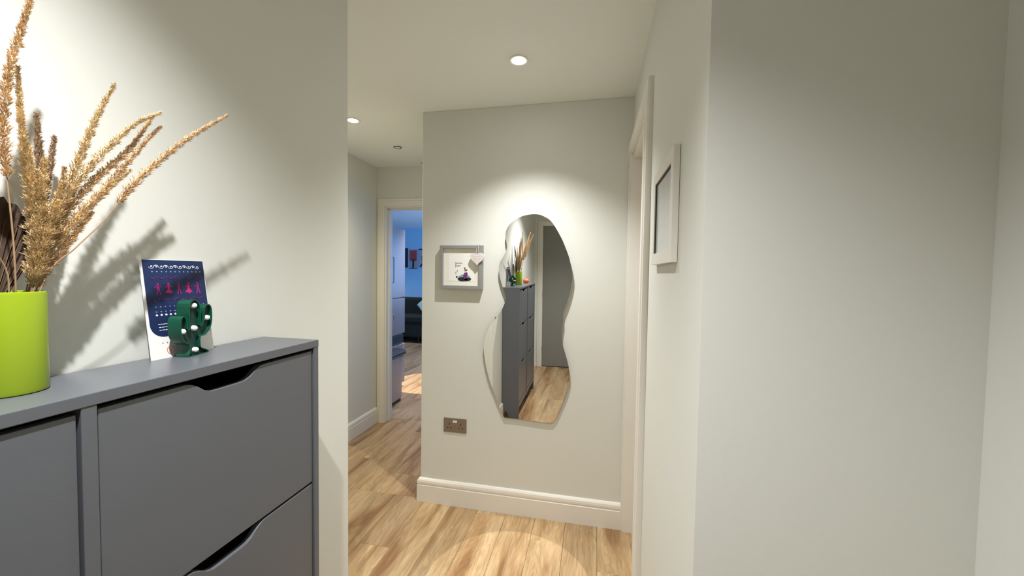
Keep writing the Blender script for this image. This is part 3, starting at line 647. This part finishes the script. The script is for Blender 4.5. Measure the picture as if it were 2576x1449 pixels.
# ================================================================== SMALL GREY BOX FRAME + HEART
fx0, fx1, fz0, fz1 = -.904, -.641, 1.336, 1.594; fd = .036
bf = thing('box_picture_frame', ((fx0+fx1)/2, YF, fz0), 'grey square box frame with small figure print, left of the mirror', 'picture frame')
bw = .019
def fp(m, poly, d0, d1): return m.prism(poly, (0, YF, 0), (1, 0, 0), (0, 0, 1), (0, -1, 0), d0, d1)
for poly in ([(fx0, fz0), (fx1, fz0), (fx1-bw, fz0+bw), (fx0+bw, fz0+bw)], [(fx0, fz1), (fx0+bw, fz1-bw), (fx1-bw, fz1-bw), (fx1, fz1)], [(fx0, fz0), (fx0+bw, fz0+bw), (fx0+bw, fz1-bw), (fx0, fz1)], [(fx1, fz0), (fx1, fz1), (fx1-bw, fz1-bw), (fx1-bw, fz0+bw)]):
    fp(MB(), poly, 0, fd).build('frame_bar', GREYF, bf, bevel=.001)
fp(MB(), [(fx0+.01, fz0+.01), (fx1-.01, fz0+.01), (fx1-.01, fz1-.01), (fx0+.01, fz1-.01)], 0, .021).build('cream_mount', CREAM, bf)
mx0, mx1, mz0, mz1 = fx0+.050, fx1-.052, fz0+.046, fz1-.052
prn = fp(MB(), [(mx0, mz0), (mx1, mz0), (mx1, mz1), (mx0, mz1)], .021, .0218).build('print', PAPER, bf)
def blob(cx, cz, rx, rz, m, nm, d=.0224, irr=.12, n=18, seed=1):
    rr = random.Random(seed); P = [(cx+rx*(1+irr*rr.uniform(-1, 1))*math.cos(2*math.pi*k/n), cz+rz*(1+irr*rr.uniform(-1, 1))*math.sin(2*math.pi*k/n)) for k in range(n)]
    fp(MB(), P, .0218, d).build(nm, m, prn)
blob(-.752, 1.402, .038, .020, SEA, 'rock_shape', seed=3); blob(-.763, 1.394, .030, .013, INK, 'dark_rock', d=.0227, seed=4)
blob(-.733, 1.394, .022, .010, INK, 'dark_rock', d=.0227, seed=5)
blob(-.747, 1.413, .012, .018, PURP, 'seated_figure', d=.0230, seed=6); blob(-.739, 1.424, .007, .012, PURP, 'seated_figure', d=.0231, seed=8)
blob(-.745, 1.438, .007, .006, SKIN, 'figure_face', d=.0232, irr=.03); blob(-.743, 1.448, .010, .004, INK, 'figure_hair', d=.0233); blob(-.750, 1.459, .0045, .0045, INK, 'figure_hair', d=.0232)
blob(-.800, 1.406, .0055, .006, INK, 'small_mark'); blob(-.797, 1.443, .003, .006, SEA, 'small_mark'); blob(-.806, 1.434, .003, .005, SEA, 'small_mark'); blob(-.806, 1.424, .0025, .0035, SEA, 'small_mark')
m = MB()
for z0_, w_ in ((1.489, .044), (1.473, .034)):
    m.tube([(-.811+w_*k/30, YF-.0226, z0_+.0045*math.sin(k*1.15)*(2.2 if k in (2, 3, 4) else .7)) for k in range(31)], .0008, 5)
m.build('cursive_lettering', SCRIPT, prn)
# heart
hx, hz = -.668, 1.518; hy = YF-fd-.0062
ht = thing('hanging_heart', (hx, hy, hz), 'white wooden heart with faint pink lines hanging on the grey frame corner', 'hanging heart')
hp = []
for k in range(40):
    t = 2*math.pi*k/40; x = 16*math.sin(t)**3; z = 13*math.cos(t)-5*math.cos(2*t)-2*math.cos(3*t)-math.cos(4*t)
    hp.append((hx+x*.00265, hz+z*.00262))
hp = hp[::-1]
MB().prism(hp, (0, hy, 0), (1, 0, 0), (0, 0, 1), (0, -1, 0), -.004, .004).build('heart_board', HEARTP, ht, bevel=.0012)
m = MB()
for j in range(6):
    for k in range(5):
        x = -.026+k*.0118+(j % 2)*.003; z = .024-j*.0095
        if abs(x)+abs(z-.006)*.9 < .033: m.tube([(hx+x, hy-.0045, hz+z-.001*k*.6), (hx+x+.006, hy-.0045, hz+z-.003-.001*k*.6)], .0006, 5)
m.build('pink_lines', PINKL, ht)
MB().tube([(hx-.008, hy, hz+.016), (hx-.004, hy-.001, fz1-.02), (hx+.002, YF-fd-.003, fz1+.003), (hx+.004, YF-.02, fz1+.003)], .0022, 8).tube([(hx+.008, hy, hz+.016), (hx+.006, hy-.001, fz1-.02), (hx+.004, YF-fd-.003, fz1+.003), (hx+.004, YF-.02, fz1+.0035)], .0022, 8).build('ribbon', RIBBON, ht, smooth=True)

# ================================================================== SOCKET
sx0, sx1, sz0, sz1 = -.882, -.736, .4535, .541
so_ = thing('double_socket', ((sx0+sx1)/2, YF, sz0), 'brushed bronze double power socket low on the mirror wall', 'power socket')
fp(MB(), rrect(sx0, sz0, sx1, sz1, .003, .003, .003, .003, 3), 0, .005).build('socket_plate', NICKEL, so_, bevel=.0012)
for cx in (-.845, -.773):
    m = MB()
    for dx, dz, a, b in ((0, .010, .0030, .0045), (-.011, -.012, .0045, .0026), (.011, -.012, .0045, .0026)):
        fp(m, [(cx+dx-a, .494+dz-b), (cx+dx+a, .494+dz-b), (cx+dx+a, .494+dz+b), (cx+dx-a, .494+dz+b)], .004, .0054)
    m.build('pin_holes', HOLE, so_)
for cx in (-.8165, -.8025):
    fp(MB(), [(cx-.0058, .515), (cx+.0058, .515), (cx+.0058, .528), (cx-.0058, .528)], .004, .0078).build('rocker_switch', CHROME if cx < 0 else NICKEL, so_, bevel=.0008)

# ================================================================== WHITE PICTURE FRAME ON THE RIGHT WALL
py0, py1, pz0, pz1 = 1.003, 1.322, 1.465, 1.747; pd = .016; pw = .034
pf = thing('white_picture_frame', (XR, (py0+py1)/2, pz0), 'white picture frame on the right wall seen nearly edge on', 'picture frame')
def rp(m, poly, d0, d1): return m.prism(poly, (XR, 0, 0), (0, -1, 0), (0, 0, 1), (-1, 0, 0), d0, d1)
Y0, Y1 = -py1, -py0
for poly in ([(Y0, pz0), (Y1, pz0), (Y1-pw, pz0+pw), (Y0+pw, pz0+pw)], [(Y0, pz1), (Y0+pw, pz1-pw), (Y1-pw, pz1-pw), (Y1, pz1)], [(Y0, pz0), (Y0+pw, pz0+pw), (Y0+pw, pz1-pw), (Y0, pz1)], [(Y1, pz0), (Y1, pz1), (Y1-pw, pz1-pw), (Y1-pw, pz0+pw)]):
    rp(MB(), poly, .001, pd).build('frame_bar', TRIM, pf, bevel=.001)
rp(MB(), [(Y0+.01, pz0+.01), (Y1-.01, pz0+.01), (Y1-.01, pz1-.01), (Y0+.01, pz1-.01)], .001, .010).build('picture_print', GLASS, pf)
rp(MB(), [(Y0+pw-.001, pz0+pw-.001), (Y0+pw+.004, pz0+pw-.001), (Y0+pw+.004, pz1-pw+.001), (Y0+pw-.001, pz1-pw+.001)], .010, .013).prism([(Y0+pw, pz1-pw-.004), (Y1-pw, pz1-pw-.004), (Y1-pw, pz1-pw+.001), (Y0+pw, pz1-pw+.001)], (XR, 0, 0), (0, -1, 0), (0, 0, 1), (-1, 0, 0), .010, .013).build('dark_inner_strip', DARKLINE, pf)  # dark strip along the far and top inner edges

# ================================================================== KITCHEN
fg = thing('fridge_freezer', (-2.62, 4.19, 0), 'tall pale fridge freezer standing inside the kitchen doorway', 'fridge')
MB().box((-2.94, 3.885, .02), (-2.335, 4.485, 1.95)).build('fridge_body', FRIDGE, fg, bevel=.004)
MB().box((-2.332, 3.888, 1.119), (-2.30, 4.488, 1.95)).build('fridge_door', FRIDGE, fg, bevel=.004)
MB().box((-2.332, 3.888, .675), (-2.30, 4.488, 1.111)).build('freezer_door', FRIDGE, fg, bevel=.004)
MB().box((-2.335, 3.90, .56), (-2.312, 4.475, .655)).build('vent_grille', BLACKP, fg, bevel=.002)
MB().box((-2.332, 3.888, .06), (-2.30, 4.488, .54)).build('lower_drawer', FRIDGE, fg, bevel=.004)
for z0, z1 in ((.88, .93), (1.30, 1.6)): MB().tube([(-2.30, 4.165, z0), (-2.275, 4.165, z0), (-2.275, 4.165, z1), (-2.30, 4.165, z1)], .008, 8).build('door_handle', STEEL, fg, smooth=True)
bn = thing('pedal_bin', (-2.15, 3.80, 0), 'pale metal waste bin with black lid beside the fridge', 'waste bin')
MB().prism(rrect(-2.27, 3.60, -2.065, 3.985, .03, .03, .03, .03), (0, 0, 0), (1, 0, 0), (0, 1, 0), (0, 0, 1), .035, .47).build('bin_body', BINB, bn, smooth=True)
MB().prism(rrect(-2.28, 3.59, -2.075, 3.98, .03, .03, .03, .03), (0, 0, 0), (1, 0, 0), (0, 1, 0), (0, 0, 1), 0, .035).build('bin_shadow_base', mat('shadow_brown', (.06, .03, .02), .6), bn)  # brown slab stands for the shadow under the bin
m = MB()
for k in range(26):
    a = random.uniform(3.62, 3.96); m.tube([(-2.062, a, .45+random.random()*.02), (-2.057, a+.02, .468), (-2.06, a+.035, .50)], [.003, .006, .004], 6)
m.box((-2.275, 3.595, .47), (-2.06, 3.99, .495)).build('bin_liner', LINER, bn)
m = MB().tube([(-2.075, 3.58, .535), (-2.075, 4.01, .535)], .037, 20); m.box((-2.285, 3.585, .498), (-2.075, 4.0, .572)); m.build('bin_lid', BLACKP, bn, smooth=True)
# sofa
sf = thing('sofa', (-4.0, 7.55, 0), 'dark green sofa against the blue wall in the far room', 'sofa')
MB().box((-5.0, 7.22, .12), (-3.02, 7.97, .42)).build('sofa_base', SOFAG, sf, bevel=.03, bseg=4)
MB().box((-5.0, 7.72, .40), (-3.02, 7.98, .88)).build('sofa_back', SOFAG, sf, bevel=.05, bseg=4)
MB().box((-3.2, 7.20, .14), (-3.0, 7.97, .62)).build('sofa_arm', SOFAG, sf, bevel=.05, bseg=4)
MB().box((-5.2, 7.20, .14), (-5.0, 7.97, .62)).build('sofa_arm', SOFAG, sf, bevel=.05, bseg=4)
for a, b in ((-4.98, -4.11), (-4.09, -3.22)): MB().box((a, 7.20, .40), (b, 7.74, .55)).build('seat_cushion', SOFAG, sf, bevel=.04, bseg=4)
for x in (-5.1, -4.1, -3.42, -3.08):
    for y in (7.26, 7.9): MB().tube([(x, y, 0), (x, y, .13)], [.014, .02], 8).build('sofa_foot', BLACKP, sf)
m = MB(); NQ = 12; vals = []
for sgn in (1, -1):
    for j in range(NQ+1):
        for i in range(NQ+1):
            u, v = 2*i/NQ-1, 2*j/NQ-1; th = .055*((1-u*u)*(1-v*v))**.4*sgn
            m.v.append((-3.42+(u-v)*.09, 7.56+th+.07*(u+v)*.5, .75+(u+v)*.09))
o2 = (NQ+1)**2
for j in range(NQ):
    for i in range(NQ):
        a = j*(NQ+1)+i; m.f.append((a, a+1, a+NQ+2, a+NQ+1)); m.f.append((o2+a, o2+a+NQ+1, o2+a+NQ+2, o2+a+1))
tag(m.build('cushion', CUSH, smooth=True, origin=(-3.44, 7.62, .55)), 'pale teal cushion standing on its corner on the green sofa', 'cushion')
# small posters on the far wall
def poster(x0, x1, z0, z1, bg, label, shapes):
    t = thing('wall_poster', ((x0+x1)/2, YK, z0), label, 'poster')
    MB().box((x0, YK-.012, z0), (x1, YK, z1)).build('poster_board', bg, t)
    for k, (pl_, mt) in enumerate(shapes):
        MB().prism([(x0+(x1-x0)*a, z0+(z1-z0)*b) for a, b in pl_], (0, YK-.012, 0), (1, 0, 0), (0, 0, 1), (0, -1, 0), 0, .003+.001*k).build('printed_shape', mt, t)
poster(-4.24, -4.03, 1.53, 1.955, INK, 'narrow dark poster at the left of the far row', [([(.1, .5), (.6, .5), (.6, .95), (.1, .95)], PURP)])
poster(-4.00, -3.80, 1.50, 1.925, mat('grey_print', (.34, .33, .36), .6), 'poster with a red block over a dark stem in the far row', [([(.12, .42), (.9, .40), (.92, .97), (.1, .95)], REDP), ([(.4, .05), (.6, .05), (.62, .4), (.8, .55), (.5, .46), (.25, .55), (.42, .36)], INK), ([(.05, .01), (.95, .01), (.95, .04), (.05, .04)], INK)])
poster(-3.77, -3.57, 1.53, 1.945, mat('grey_blue_print', (.36, .40, .48), .6), 'pale poster with a black standing shape in the far row', [([(.05, .02), (.4, .25), (.35, .6), (.55, .7), (.65, .4), (.95, .02), (.6, .06), (.5, .25), (.35, .05)], INK), ([(0, .93), (1, .93), (1, 1), (0, 1)], INK)])
